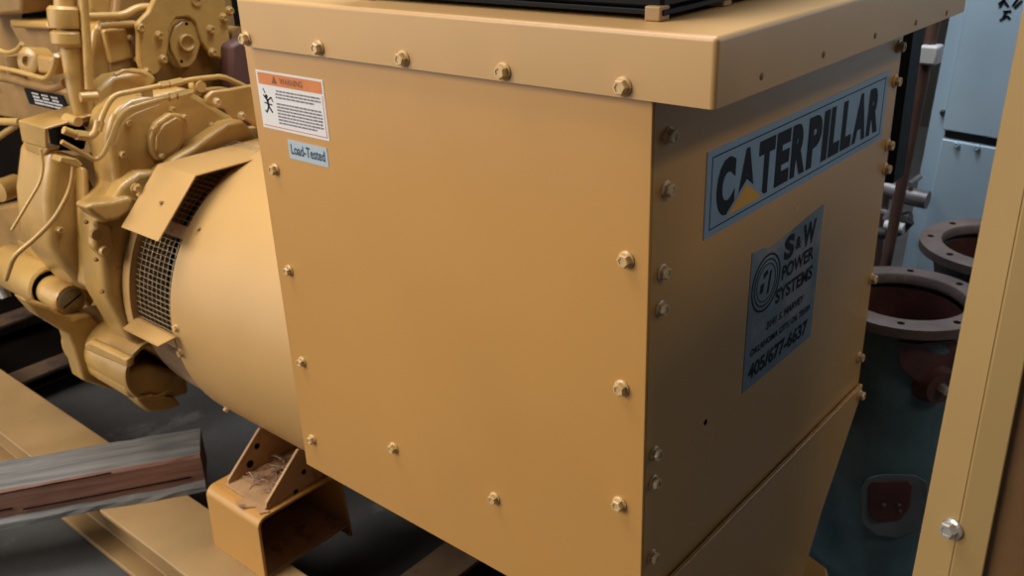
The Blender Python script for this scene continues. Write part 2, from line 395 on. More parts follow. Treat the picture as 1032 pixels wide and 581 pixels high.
# letters drawn as blocky condensed capitals so each keeps its width
lt = bmesh.new(); LETW = {'C': 1, 'A': 1.12, 'T': .98, 'E': .9, 'R': 1.02, 'P': .98, 'I': .42, 'L': .84}
word = 'CATERPILLAR'; gap = .10; tot = sum(LETW[c] for c in word)+gap*(len(word)-1)
u = .026; sc = (W2-.052)/tot
for i, ch in enumerate(word):
    w = LETW[ch]*sc
    text_bm(ch, U, V, N, o2+U*u+V*(.0180), w, .0755, .06, bm=lt, thick=.0014); u += w+gap*sc
obj('sign_lettering', lt, inkb, sg, smooth=False)
ty = bmesh.new(); prism(ty, [o2+U*a+V*b+N*.0016 for a, b in ((.058, .0165), (.150, .0165), (.104, .0455))], N*.0003)
obj('yellow_triangle', ty, signy, sg, smooth=False)
tk = bmesh.new(); prism(tk, [o2+U*a+V*b+N*.00145 for a, b in ((.050, .0165), (.158, .0165), (.104, .052))], N*.0001)
obj('triangle_outline', tk, silver, sg, smooth=False)
o3 = Vector((.257, 0, -.474)); W3, H3 = .230, .225
sw = obj('dealer_sticker', prism(bmesh.new(), [o3+U*a+V*b for a, b in ((0, 0), (W3, 0), (W3, H3), (W3-.045, H3-.004), (.055, H3-.016), (.03, H3-.008), (0, H3-.006))], N*.0007), worn, gen, label='worn dealer sticker with a ring emblem and phone number', smooth=False)
st = bmesh.new()
text_bm('S', U, V, N, o3+U*.102+V*.172, .032, .038, .05, bm=st, thick=.0011)
text_bm('&', U, V, N, o3+U*.140+V*.178, .018, .020, .03, bm=st, thick=.0011)
text_bm('W', U, V, N, o3+U*.163+V*.172, .045, .038, .05, bm=st, thick=.0011)
text_bm('POWER', U, V, N, o3+U*.100+V*.143, .108, .023, .03, bm=st, thick=.0011)
text_bm('SYSTEMS', U, V, N, o3+U*.085+V*.110, .125, .023, .03, bm=st, thick=.0011)
text_bm('3141 S. HARVEY', U, V, N, o3+U*.062+V*.078, .125, .013, .03, bm=st, thick=.0011)
text_bm('OKLAHOMA CITY, OK 73109', U, V, N, o3+U*.016+V*.051, .198, .013, .03, bm=st, thick=.0011)
text_bm('405/677-6637', U, V, N, o3+U*.014+V*.014, .198, .026, .04, bm=st, thick=.0011)
obj('sticker_lettering', st, inkb, sw, smooth=False)
em = bmesh.new(); ec = o3+U*.050+V*.158
for ro, ri in ((.044, .041), (.036, .034), (.029, .0275)):
    lathe(em, ec+N*.0007, N, [(ro, 0), (ro, .0004), (ri, .0004), (ri, 0)], 32, closed=True)
prism(em, [ec+U*a+V*b+N*.0007 for a, b in ((-.018, -.012), (-.008, -.012), (-.006, .002), (-.016, .001))], N*.0004)
prism(em, [ec+U*a+V*b+N*.0007 for a, b in ((.004, -.020), (.010, -.018), (.016, .016), (.010, .014))], N*.0004)
prism(em, [ec+U*a+V*b+N*.0007 for a, b in ((-.008, .008), (.004, .014), (.002, .020), (-.010, .016))], N*.0004)
obj('ring_emblem', em, inkb, sw, smooth=False)

# ================================================================== BLACK VENT BOX ON THE LID
vb = root('vent_box', 'black louvered vent box standing on top of the yellow lid', 'vent box', (.22, .2, LT))
v0 = H(664, 16, 2, LT+.006)
body = bmesh.new(); box(body, v0.x+.004, v0.y-.002, LT+.012, .62, .50, LT+.26)
obj('body', body, black, vb, bevel=.004)
obj('base_flange', B((v0.x, v0.y-.006, LT+.006, .63, .51, LT+.012)), black, vb, bevel=.001)
lv = bmesh.new()
for k in range(6): box(lv, v0.x-.004, v0.y+.02, LT+.05+k*.033, v0.x+.006, .47, LT+.053+k*.033)
obj('louvre', lv, black, vb)
for (x, y) in ((v0.x+.006, v0.y+.006), (v0.x+.14, v0.y+.004), (v0.x+.006, .49), (.61, .49), (.61, v0.y+.006)):
    bm = bmesh.new(); box(bm, x-.010, y-.010, LT, x+.010, y+.010, LT+.016); obj('foot', bm, railp, vb, bevel=.002, label='brown yellow spacer foot')

# ================================================================== SKID FRAME
RT = -1.10; RX0 = -.13; RX1 = .032; RB = FL
sk = root('skid_frame', 'yellow steel skid base frame of two long beams and dark cross members under the machine', 'base frame', (.36, 1.4, RB))
def ibeam(x0, x1):
    bm = bmesh.new(); xm = x0+.055
    pts = [(x0, RT), (x1, RT), (x1, RT-.014), (xm+.006, RT-.014), (xm+.006, RB+.014), (x1, RB+.014), (x1, RB), (x0, RB), (x0, RB+.014), (xm-.006, RB+.014), (xm-.006, RT-.014), (x0, RT-.014)]
    prism(bm, [(x, .15, z) for x, z in pts], (0, 4.5, 0)); return bm
obj('beam', ibeam(RX0, RX1), railp, sk, bevel=.003)
obj('beam', ibeam(.655, .80), railp, sk, bevel=.003)
for y, w, zt in ((2.75, .10, -1.14), (2.32, .09, -1.16), (.62, .10, -1.14), (.25, .10, -1.14)):
    bm = bmesh.new(); box(bm, RX1-.07, y, zt-.012, .76, y+w, zt); box(bm, RX1-.07, y+w-.01, RB+.014, .76, y+w, zt-.012)
    obj('cross_member', bm, railb, sk, bevel=.002)

obj('under_engine_shade', B((RX1-.06, 2.38, -1.225, .70, 4.0, -1.215)), darkin, sk, label='black sheet standing in for the shade under the engine')  # near-black sheet added so the floor under the engine looks shaded
# ================================================================== MOUNTING PEDESTAL + FOOT
pd = root('mounting_pedestal', 'folded yellow steel pedestal carrying the generator foot on the near skid beam', 'bracket', (.03, .98, RT))
PT = -.950; PX = -.030; PY0, PY1 = .893, 1.080; TH = .007; PXR = .20
bm = bmesh.new()
cs = [(PX-.004, RT), (PX, PT-.02)]
for k in range(1, 6):
    a = PI-k*PI/10; cs.append((PX+.022+.022*math.cos(a), PT-.022+.022*math.sin(a)))
cs += [(PXR-.03, PT), (PXR-.012, PT-.008), (PXR, RT-.03)]
inner = []
for i, (x, z) in enumerate(cs):
    p0 = Vector(cs[max(i-1, 0)]); p1 = Vector(cs[min(i+1, len(cs)-1)]); d = (p1-p0).normalized(); inner.append((x+d.y*TH, z-d.x*TH))
prof = cs+inner[::-1]
prism(bm, [(x, PY0, z) for x, z in prof], (0, PY1-PY0, 0))
obj('folded_plate', bm, paint, pd, bevel=.0012, ang=50)
obj('back_web', B((PX+TH, PY1-.03, RT, PXR-.01, PY1-.022, PT-TH)), railb, pd)
obj('base_plate', B((PX+.0, PY0+.002, RT, PXR, PY1, RT+.006)), dusty, pd)
# generator foot (U-shaped, two gussets) belongs to the generator
gf = bmesh.new()
gf0 = .905; gf1 = 1.046; FZ = PT+.0005
obj('foot_plate', B((.0, gf0, FZ, .19, gf1, FZ+.007)), dusty, gen, bevel=.001, label='dust covered foot plate between two gussets')
def gusset(y):
    bm = bmesh.new(); z0 = FZ+.006
    prism(bm, [(x, y, z) for x, z in ((.004, z0), (.006, z0+.010), (.088, -.862), (.100, -.852), (.135, -.868), (.20, -.925), (.20, z0))], (0, .007, 0)); return bm
obj('gusset', gusset(gf1-.007), dusty, gen, bevel=.001)
obj('gusset', gusset(gf0), dusty, gen, bevel=.001)
for px, py, yv, rr_ in ((259, 450, gf1-.007, .007), (252, 468, gf1-.007, .009), (306, 476, gf0, .006), (298, 496, gf0, .006)):
    q = H(px, py, 1, yv); b = bmesh.new(); cyl(b, q+Vector((0, -.0006, 0)), q+Vector((0, .002, 0)), rr_, 14); obj('gusset_hole', b, darkin, gen, label='dark bolt hole in the gusset')
cl_ = bmesh.new(); prism(cl_, pxs([(237, 507), (243, 513), (258, 512), (262, 519), (272, 517), (256, 506), (246, 503)], 2, PT+.0005), (0, 0, .003)); obj('shim_plate', cl_, dusty, pd)
# dry debris
ds = bmesh.new(); rr = random.Random(5)
for i in range(60):
    c = Vector((rr.uniform(.035, .15), rr.uniform(gf0+.025, gf1-.025), FZ+.009+rr.random()*.015)); a = rr.random()*PI; l = rr.uniform(.008, .03)
    d = Vector((math.cos(a), math.sin(a), rr.uniform(-.25, .35)))*l
    tube(ds, [c-d, c+Vector((0, 0, .003)), c+d], rr.uniform(.0008, .0016), n=4, rad=0)
for i in range(16):
    c = Vector((rr.uniform(.05, .14), rr.uniform(gf0+.03, gf1-.03), FZ+.008)); r = rr.uniform(.006, .014); 
    pts = [c+Vector((r*math.cos(k*1.25)*rr.uniform(.6, 1.2), r*math.sin(k*1.25)*rr.uniform(.6, 1.2), rr.uniform(0, .008))) for k in range(5)]
    prism(ds, pts, (0, 0, .0012))
sdo = single('dry_debris', ds, straw, 'dry brown leaf and straw litter caught between the two foot gussets', 'debris', smooth=False); sdo['kind'] = 'stuff'

# ================================================================== TIMBER
a = Vector((-.236, 1.639, -1.0)); b = Vector((.144, 1.407, -1.0)); c = Vector((-.287, 1.518, -1.0)); d = Vector((.075, 1.280, -1.0))
dl = (d-c).normalized(); dw = Vector((-dl.y, dl.x, 0)); wd = .124; th = .0985; Lh = 1.05
tb = root('timber_block', 'weathered grey timber beam with a reddish sawn side lying across the near skid beam', 'timber', (c.x, c.y, RT))
tb.location = (d.x, d.y, RT+HZ); tb.rotation_euler = (0, 0, math.atan2(dl.y, dl.x))
rt = random.Random(11)
bm = bmesh.new(); NS = 26; rows = []
for i in range(NS+1):
    x = -Lh*(1-i/NS); j = lambda s=.0025: rt.uniform(-s, s)
    sk_ = .006*math.sin(i*.7)
    # section: bottom lip sticks out (bark edge), side face, top face
    rows.append([bm.verts.new(q) for q in ((x, -.012+sk_*.6+j(), .001), (x, -.010+sk_*.6+j(), .012+j()), (x, .004+j(.001), .020+j()), (x, .0+j(.001), th-.012+j(.001)), (x, .004, th-.003+j(.001)), (x, wd*.5, th+j(.001)), (x, wd+j(), th-.002+j(.001)), (x, wd+.004, .001))])
for p, q in zip(rows[:-1], rows[1:]):
    for k in range(8):
        f = bm.faces.new((p[k], p[(k+1) % 8], q[(k+1) % 8], q[k])); f.material_index = 1 if k in (2, 3) else 0
f = bm.faces.new(rows[-1]); f.material_index = 1; bm.faces.new(rows[0][::-1])
bmesh.ops.recalc_face_normals(bm, faces=bm.faces[:])
me = bpy.data.meshes.new('beam_body'); bm.to_mesh(me); bm.free(); me.materials.append(wood_grey); me.materials.append(wood_red)
bo = bpy.data.objects.new('beam_body', me); C.objects.link(bo); bo.parent = tb
ck = bmesh.new()
for (x0, z0, x1, z1, w) in ((-.9, .036, -.42, .042, .0025), (-.40, .034, -.03, .037, .002), (-.6, .085, -.2, .089, .0015)):
    prism(ck, [(x0, -.0012, z0), (x1, -.0012, z1), (x1, -.0012, z1+w), (x0, -.0012, z0+w)], (0, .003, 0))
me = bpy.data.meshes.new('crack'); ck.to_mesh(me); ck.free(); me.materials.append(darkin)
co = bpy.data.objects.new('crack', me); C.objects.link(co); co.parent = tb

# ================================================================== ENGINE
eng = root('engine', 'large yellow diesel engine with flywheel housing, fuel lines and brackets left of the generator', 'engine', (.36, 2.0, RT))
def E(name, bm, m=cast, **k): return obj(name, bm, m, eng, **k)
# block behind everything
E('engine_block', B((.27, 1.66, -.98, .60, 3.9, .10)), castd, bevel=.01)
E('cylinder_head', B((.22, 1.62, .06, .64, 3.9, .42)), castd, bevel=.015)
# flywheel housing: rear face at Y=1.345
HY = 1.378
hs = [(98, 222), (98, 212), (106, 204), (118, 192), (114, 165), (108, 140), (114, 114), (132, 100), (188, 88), (204, 98), (228, 114), (246, 122), (257, 140), (264, 152), (300, 180), (300, 380), (190, 388), (160, 360), (132, 345), (106, 300)]
E('flywheel_housing', slab(hs, 1, HY, .10), cast, bevel=.014, seg=3)
# annular boss around the generator end
bmr = bmesh.new(); lathe(bmr, (BC.x, HY+.012, BC.z), (0, -1, 0), [(BR+.045, 0), (BR+.040, .026), (BR+.012, .030), (BR+.010, 0)], 96, closed=True)
bmr.free()
# upper flowing ridge under the drip cover
E('housing_ridge', slab([(158, 178), (176, 160), (196, 148), (214, 135), (230, 124), (246, 121), (257, 134), (266, 150), (266, 166), (200, 182)], 1, HY-.045, .05), cast, bevel=.010, seg=4)
# left shoulder with a lip (engine support pad)
pad = bmesh.new(); P_ = pxs([(79, 206), (84, 200), (112, 196), (128, 186), (140, 196), (132, 214), (112, 224), (100, 222)], 1, HY-.05)
E('support_pad', slab([(86, 209), (93, 205), (114, 203), (132, 198), (144, 204), (134, 214), (120, 222), (106, 225), (94, 217)], 1, HY-.055, .055), cast, bevel=.009, seg=4)
E('housing_shoulder', slab([(112, 206), (122, 188), (140, 174), (165, 172), (156, 200), (134, 212)], 1, HY-.035, .05), cast, bevel=.012, seg=4)
E('pad_boss', slab([(96, 223), (112, 226), (118, 252), (106, 262), (94, 250)], 1, HY-.012, .03), cast, bevel=.008)
h1 = bmesh.new(); q = H(98, 237, 1, HY-.014); cyl(h1, q, q+Vector((0, .01, 0)), .012, 14); E('pad_hole', h1, castd, label='dark recess')
for px, py in ((87, 224), (111, 230), (97, 262), (119, 270), (103, 294), (126, 305)):
    q = H(px, py, 1, HY); bolt(eng, q, NY, .45, castd, name='set_screw')
q = H(105, 253, 1, HY-.012); b = bmesh.new(); cyl(b, q, q+Vector((0, -.008, 0)), .012, 16, r2=.010); E('plug', b, pipep)
q = H(137, 190, 1, HY-.055); bolt(eng, q, NY, 1.05, cast)
q = H(142, 197, 1, HY-.055); b = bmesh.new(); cyl(b, q+Vector((0, .01, 0)), q+Vector((0, -.022, 0)), .0055, 12); E('stud', b, boltp)
q = H(167, 211, 1, 1.165)
b = bmesh.new(); dn = Vector((-.72, 0, .70)); qq = Vector((.075, 1.225, -.367)); bolt(eng, qq, dn, .5, castd, name='set_screw')
# oval timing cover on the housing
cov = [(153, 153), (152, 138), (158, 124), (172, 114), (184, 115), (190, 124), (189, 140), (181, 152), (168, 162), (158, 162)]
E('inspection_cover', slab(cov, 1, HY-.018, .03), cast, bevel=.006, seg=3)
E('cover_lip', slab([(157, 152), (158, 138), (165, 126), (178, 118), (186, 122), (186, 137), (179, 149), (166, 158)], 1, HY-.022, .03), cast, bevel=.003)
for px, py in ((155, 130), (186, 118), (163, 157)): bolt(eng, H(px, py, 1, HY-.020), NY, .6)
for px, py in ((129, 124), (123, 156), (173, 111), (213, 127)): bolt(eng, H(px, py, 1, HY), NY, .85, cast)
# rear upper bracket plate with notch (arch) and diamond cover inside
BY = 1.52
arch = [(160, -30), (158, -5), (150, 12), (138, 24), (140, 34), (140, 62), (144, 73), (152, 78), (160, 74), (168, 62), (170, 44), (171, 28), (178, 18), (190, 17), (197, 22), (202, 40), (211, 54), (228, 62), (234, 58), (231, 30), (227, -5), (226, -30)]
E('lifting_bracket', slab(arch, 1, BY, .018), cast, bevel=.004)
for px, py in ((141, 28), (160, 36), (164, 60), (148, 73), (212, 30), (225, 18), (214, 53), (230, 60), (231, 11)): bolt(eng, H(px, py, 1, BY), NY, 1.05, cast)
q = H(198, 0, 1, BY); b = bmesh.new(); lathe(b, q, (0, -1, 0), [(.014, 0), (.014, .004), (.008, .004), (.008, 0)], 20, closed=True); E('bracket_eye', b, cast)
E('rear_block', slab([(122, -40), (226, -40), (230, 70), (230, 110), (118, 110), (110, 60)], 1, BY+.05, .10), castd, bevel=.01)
dia = [(172, 40), (176, 27), (184, 21), (194, 20), (200, 32), (203, 44), (198, 60), (192, 68), (182, 69), (177, 60), (172, 50)]
E('diamond_cover', slab(dia, 1, BY+.006, .045), cast, bevel=.004)
q = H(187, 43, 1, BY+.006); b = bmesh.new(); lathe(b, q+Vector((0, .004, 0)), (0, -1, 0), [(.021, 0), (.020, .013), (.017, .015), (.012, .007), (0, .0055)], 28); E('cover_cup', b, cast)
for px, py in ((188, 24), (183, 62)):
    q = H(px, py, 1, BY+.0055); b = bmesh.new(); cyl(b, q, q+Vector((0, .004, 0)), .004, 10); E('drilled_hole', b, darkin)
# bracket arm behind the lid, right
E('side_bracket', slab([(208, 98), (214, 92), (230, 90), (262, 84), (275, 84), (275, 140), (250, 122), (236, 120), (228, 110), (214, 108), (208, 104)], 1, 1.29, .014), cast, bevel=.004)
for px, py in ((218, 103), (243, 117)): bolt(eng, H(px, py, 1, 1.29), NY, .95)
E('turbo_cover', slab([(232, 46), (262, 30), (290, 140), (262, 152), (246, 124), (232, 80)], 1, 1.48, .05), purple, bevel=.01, label='dark brown part behind the lid corner')
b = bmesh.new(); cyl(b, H(228, 36, 1, 1.58), H(243, 38, 1, 1.52), .026, 24); E('breather_canister', b, castd)
# rear gear housing upper-left of the arch plate
E('gear_housing', slab([(95, 28), (104, 22), (140, 24), (142, 70), (128, 78), (112, 76), (98, 86), (90, 60)], 1, 1.58, .1), cast, bevel=.010, seg=3)
E('housing_rib', slab([(104, 30), (128, 28), (136, 60), (112, 66)], 1, 1.565, .03), cast, bevel=.008, seg=3)
for px, py in ((131, 38), (137, 60)): bolt(eng, H(px, py, 1, 1.565), NY, .6)
E('upper_casting', slab([(86, -40), (160, -40), (152, 12), (140, 22), (100, 20), (90, 10)], 1, 1.60, .1), cast, bevel=.010)
b = bmesh.new(); ptube(b, [(88, 17, 1, 1.55), (124, 16, 1, 1.55), (138, 8, 1, 1.55), (150, 7, 1, 1.55)], .009); E('oil_line', b, pipep)
b = bmesh.new(); ptube(b, [(100, 26, 1, 1.55), (118, 24, 1, 1.55), (135, 24, 1, 1.55)], .008); E('oil_line', b, pipep)
E('ledge', slab([(98, 90), (114, 77), (148, 70), (160, 80), (150, 92), (116, 100), (106, 132), (96, 126)], 1, 1.47, .06), cast, bevel=.010, seg=3)
b = bmesh.new(); ptube(b, [(116, 76, 1, 1.46), (124, 71, 1, 1.46), (142, 73, 1, 1.46), (148, 76, 1, 1.46)], .0045); E('small_line', b, pipep)
# fuel / oil lines in front of the housing
def fitting(pp, r, m=pipep, name='pipe_fitting'):
    b = bmesh.new(); a = H(*pp[0]); c = H(*pp[1]); lathe(b, a, c-a, [(0, 0), (r, 0), (r, (c-a).length), (0, (c-a).length)], 6); return E(name, b, m)
PY_ = 1.32
def P1(*l): return [(x, y, 1, PY_) for x, y in l]
b = bmesh.new(); ptube(b, P1((256, 92), (236, 82), (224, 77), (195, 80), (165, 86), (140, 91), (114, 96), (105, 112), (98, 132)), .0058, rad=.02); E('fuel_line', b, pipep)
b = bmesh.new(); ptube(b, P1((236, 93), (222, 89), (205, 91), (184, 94), (150, 103), (128, 110), (119, 120), (111, 142), (104, 156), (96, 162), (84, 155), (62, 143)), .0050, rad=.02); E('fuel_line', b, pipep)
b = bmesh.new(); ptube(b, P1((160, 106), (134, 116), (124, 124), (116, 146)), .0030, rad=.015); E('thin_line', b, pipep)
for a_ in (((161, 86.5), (169, 85)), ((170, 85), (183, 82)), ((170, 99), (176, 97)), ((178, 96.5), (192, 93))): fitting([(*a_[0], 1, PY_), (*a_[1], 1, PY_)], .0085)
b = bmesh.new(); q = H(200, 87, 1, PY_); cyl(b, q+Vector((0, .02, 0)), q+Vector((0, -.012, 0)), .012, 16); cyl(b, H(201, 78, 1, PY_), H(200, 96, 1, PY_), .007, 12); E('line_clamp', b, pipep)
E('clamp_block', slab([(143, 90), (154, 89), (155, 98), (144, 98)], 1, PY_-.004, .03), cast, bevel=.002)
b = bmesh.new(); ptube(b, P1((99, 122), (97, 133), (90, 139), (80, 137), (64, 131)), .0078, rad=.01); E('elbow_fitting', b, pipep)
fitting([(88, 137, 1, PY_-.002), (77, 136, 1, PY_-.002)], .0105); fitting([(101, 122, 1, PY_), (98, 132, 1, PY_)], .0095)
# vertical pipe with two collars
VY = 1.50
def vpt(px, py): return H(px, py, 1, VY)
b = bmesh.new(); tube(b, [vpt(64, -60), vpt(66, 10), vpt(74, 60), vpt(80, 96), vpt(88, 120)], .0235, n=24, rad=.06); E('riser_pipe', b, cast)
def collar(p, q, r, rr_):
    b = bmesh.new(); p = vpt(*p); q = vpt(*q); h = (q-p).length
    lathe(b, p, q-p, [(0, 0), (r*.82, 0), (r, .006), (r, h-.008), (rr_, h), (0, h)], 28); return b
E('collar', collar((65.5, 6), (67.5, 28), .036, .034), cast, label='upper pipe collar'); E('collar', collar((68, 30), (70, 47), .035, .028), cast, label='lower pipe collar')
E('pipe_flange', slab([(78, 96), (84, 90), (96, 94), (108, 98), (104, 120), (92, 130), (80, 126), (78, 110)], 1, VY-.01, .03), cast, bevel=.010, seg=3)
b = bmesh.new(); tube(b, [H(81, 98, 1, VY-.06), H(98, 97, 1, VY-.065)], .010, n=18, rad=0); E('stub', b, pipep)
b = bmesh.new(); q = H(79, 123, 1, VY-.05); cyl(b, q, q+Vector((0, .05, 0)), .010, 16, r2=.013); E('cap_nut', b, pipep)
b = bmesh.new(); ptube(b, [(82, -40, 1, 1.46), (85, 10, 1, 1.46), (88, 50, 1, 1.46), (90, 90, 1, 1.46)], .009, rad=.05); E('hose', b, cast)
# angled guard with nameplate
NPX = .10
E('plate_bracket', slab([(-30, 70), (26, 84), (62, 92), (72, 118), (40, 125), (-30, 112)], 0, NPX, .05), castd, bevel=.006)
npb = slab([(24, 89), (62, 96.5), (69.5, 114), (29.5, 104.5)], 0, NPX-.004, .005); npo = E('nameplate', npb, black, label='black data plate with rows of white characters', smooth=False)
wt = bmesh.new(); rp = random.Random(2)
A0 = Vector((24, 89)); A1 = Vector((62, 96.5)); A3 = Vector((29.5, 104.5)); A2 = Vector((69.5, 114))
for cxi, c0 in enumerate((.18, .43, .68)):
    for k in range(4):
        v = .17+.2*k; u0 = c0; 
        while u0 < c0+.17+.01*k:
            pt = lambda u, v: (A0*(1-u)*(1-v)+A1*u*(1-v)+A2*u*v+A3*(1-u)*v)
            w = .045
            prism(wt, [H(*pt(a, b), 0, NPX-.0042) for a, b in ((u0, v), (u0+w, v), (u0+w, v+.11), (u0, v+.11))], (-.0004, 0, 0)); u0 += .06
obj('plate_characters', wt, white, npo, smooth=False)
# folded sheet guard (box bracket) below the nameplate
GX = -.02
g = bmesh.new()
f0 = pxs([(18, 121), (45, 129), (46, 150), (22, 143)], 0, GX); prism(g, f0, (.006, 0, 0))
t0 = [f0[0], f0[1], f0[1]+Vector((.13, .0, .01)), f0[0]+Vector((.13, 0, .01))]; prism(g, t0, (0, 0, -.006))
E('sheet_guard', g, cast, bevel=.005, seg=3)
E('guard_inside_shade', slab([(48, 129), (70, 121), (80, 136), (76, 152), (52, 152)], 0, .05, .02), darkin, label='dark slab standing in for the shade inside the sheet guard')  # shade inside the guard, painted as a near-black slab
E('guard_lower_lip', slab([(22, 143), (48, 150), (43, 158), (26, 152)], 0, GX+.005, .03), cast, bevel=.004)
E('shelf_bracket', slab([(62, 158), (78, 160), (84, 166), (80, 170), (60, 164)], 1, 1.40, .04), cast, bevel=.003)
# lower hoses running down
b = bmesh.new(); ptube(b, [(41, 150, 1, 1.47), (44, 168, 1, 1.47), (40, 185, 1, 1.47), (28, 205, 1, 1.48), (12, 232, 1, 1.5)], .0035, rad=.04); E('sensor_wire', b, pipep)
b = bmesh.new(); ptube(b, [(75, 165, 1, 1.43), (72, 190, 1, 1.44), (56, 220, 1, 1.46), (34, 242, 1, 1.48), (14, 258, 1, 1.5), (6, 282, 1, 1.55)], .0055, rad=.06); E('coolant_hose', b, pipep)
# engine flank between hoses and housing
E('block_flank', slab([(52, 150), (84, 160), (100, 195), (106, 300), (84, 292), (66, 272), (50, 250), (46, 200)], 1, 1.50, .16), cast, bevel=.02, seg=3)
E('flank_rib', slab([(84, 168), (90, 172), (94, 250), (98, 296), (88, 290), (86, 230)], 1, 1.46, .05), cast, bevel=.008)
for px, py in ((60, 232),): bolt(eng, H(px, py, 1, 1.50), NY, .8, cast)
# upper-left: valve covers, intake and injector group
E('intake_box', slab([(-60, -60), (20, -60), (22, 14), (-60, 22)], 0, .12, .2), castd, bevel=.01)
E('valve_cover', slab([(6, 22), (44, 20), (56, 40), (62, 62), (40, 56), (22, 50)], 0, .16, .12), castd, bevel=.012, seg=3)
E('cover_flange', slab([(8, 20), (46, 22), (50, 30), (12, 28)], 0, .13, .06), cast, bevel=.006)
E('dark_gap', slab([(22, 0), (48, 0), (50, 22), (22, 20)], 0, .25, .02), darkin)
b = bmesh.new(); lathe(b, H(26, 62, 0, .06), (-1, -.3, .2), [(0, -.05), (.032, -.05), (.032, -.004), (.026, 0), (.012, 0), (.010, -.008), (0, -.008)], 28); E('injector_cap', b, cast)
b = bmesh.new(); lathe(b, H(14, 62, 0, .08), (0, 0, 1), [(0, -.04), (.022, -.04), (.022, .015), (0, .015)], 20); E('injector_body', b, castd)
E('pump_block', slab([(36, 56), (52, 58), (54, 76), (38, 74)], 0, .05, .06), cast, bevel=.006)
b = bmesh.new(); ptube(b, [(-8, 67, 0, .03), (18, 72, 0, .03), (46, 80, 0, .03), (53, 72, 0, .03), (57, 56, 0, .03)], .0055, rad=.03); E('injection_line', b, pipep)
b = bmesh.new(); ptube(b, [(-8, 48, 0, .03), (8, 54, 0, .03), (18, 50, 0, .03), (22, 44, 0, .03)], .005, rad=.03); E('injection_line', b, pipep)
b = bmesh.new(); ptube(b, [(-8, 76, 0, .06), (20, 82, 0, .06), (50, 90, 0, .06), (66, 84, 0, .07)], .010, rad=.03); E('fuel_rail', b, castd)
b = bmesh.new(); ptube(b, [(-20, 122, 0, .0), (20, 123, 0, .0)], .0085, rad=0); E('rail_pipe', b, pipep)
b = bmesh.new(); ptube(b, [(-10, 144, 0, .01), (8, 132, 0, .01), (20, 124, 0, .02)], .0075, rad=.02); E('rail_pipe', b, pipep)
b = bmesh.new(); lathe(b, H(-2, 193, 0, .06), (-1, -.3, 0), [(0, -.06), (.030, -.06), (.030, 0), (0, .004)], 20); E('filter_end', b, cast)
E('crankcase_side', slab([(-30, 214), (20, 204), (40, 170), (60, 160), (90, 200), (102, 290), (66, 272), (24, 256), (-30, 262)], 0, .13, .10), castd, bevel=.012)
E('block_gap_shade', slab([(-40, 90), (22, 100), (26, 180), (30, 252), (-40, 252)], 0, .22, .06), darkin, label='dark slab standing in for the shade in the gap beside the block')  # near-black slab painting the shade between the engine parts
# starter: stepped cylinder along Y with a slotted steel plug
sx = H(72, 303, 1, 1.60); c0 = sx
b = bmesh.new(); lathe(b, (c0.x, 1.60, c0.z), (0, 1, 0), [(0, .0), (.036, 0), (.038, .004), (.038, .10), (.050, .10), (.050, .104)], 36)
lathe(b, (c0.x+.004, 1.70, c0.z+.006), (0, 1, 0), [(0, 0), (.050, 0), (.056, .006), (.056, .24), (.050, .25), (0, .25)], 36); E('starter_motor', b, pipep)
b = bmesh.new(); lathe(b, (c0.x, 1.601, c0.z), (0, -1, 0), [(0, -.003), (.030, -.003), (.030, .004), (.027, .006), (0, .006)], 28); pg = E('slotted_plug', b, plugm, label='grey steel slotted plug')
b = bmesh.new(); t_ = Vector((.92, 0, .38)).normalized(); n_ = Vector((-.38, 0, .92)).normalized(); cc = Vector((c0.x, 1.5945, c0.z))
prism(b, [cc+t_*a+n_*e for a, e in ((-.026, -.0018), (.026, -.0018), (.026, .0018), (-.026, .0018))], (0, -.0006, 0)); obj('slot', b, darkin, pg)
E('starter_saddle', slab([(62, 262), (74, 266), (96, 280), (98, 300), (92, 312), (84, 300), (70, 284)], 1, 1.62, .25), cast, bevel=.01, seg=3)
b = bmesh.new(); ptube(b, [(3, 272, 0, -.01), (2, 290, 0, -.01), (6, 300, 0, -.01)], .014, rad=.02); E('starter_terminal', b, steel, label='bright steel terminal')
# pocket below: rounded shell with an open end
E('oil_pan_flank', slab([(24, 302), (50, 310), (72, 322), (92, 318), (110, 335), (130, 396), (108, 392), (84, 384), (74, 350), (70, 338), (40, 320)], 1, 1.56, .06), cast, bevel=.006)
sh = bmesh.new()
out = [(127, 352), (131, 338), (140, 330), (152, 334), (176, 348), (186, 372), (180, 402), (150, 398), (134, 404), (127, 396)]
E('starter_pocket', slab([(127, 374), (150, 368), (188, 376), (192, 398), (176, 402), (150, 398), (134, 404), (127, 398)], 1, 1.376, .24), cast, bevel=.014, seg=4)
q = H(157, 373, 1, 1.372); b = bmesh.new(); lathe(b, q, (0, 1, 0), [(.074, 0), (.077, .006), (.079, .30), (.060, .30), (.066, 0)], 40, closed=True); E('starter_pocket_shell', b, cast)
b = bmesh.new(); cyl(b, q+Vector((0, .09, 0)), q+Vector((0, .11, 0)), .064, 32); E('pocket_bottom', b, castd)
E('pocket_ridge', slab([(84, 346), (90, 344), (128, 362), (128, 372), (86, 354)], 0, -.035, .02), cast, bevel=.008, seg=3)
E('lower_foot', slab([(137, 402), (152, 398), (178, 402), (183, 409), (172, 413), (160, 416), (150, 416), (143, 410)], 1, 1.37, .06), cast, bevel=.005)

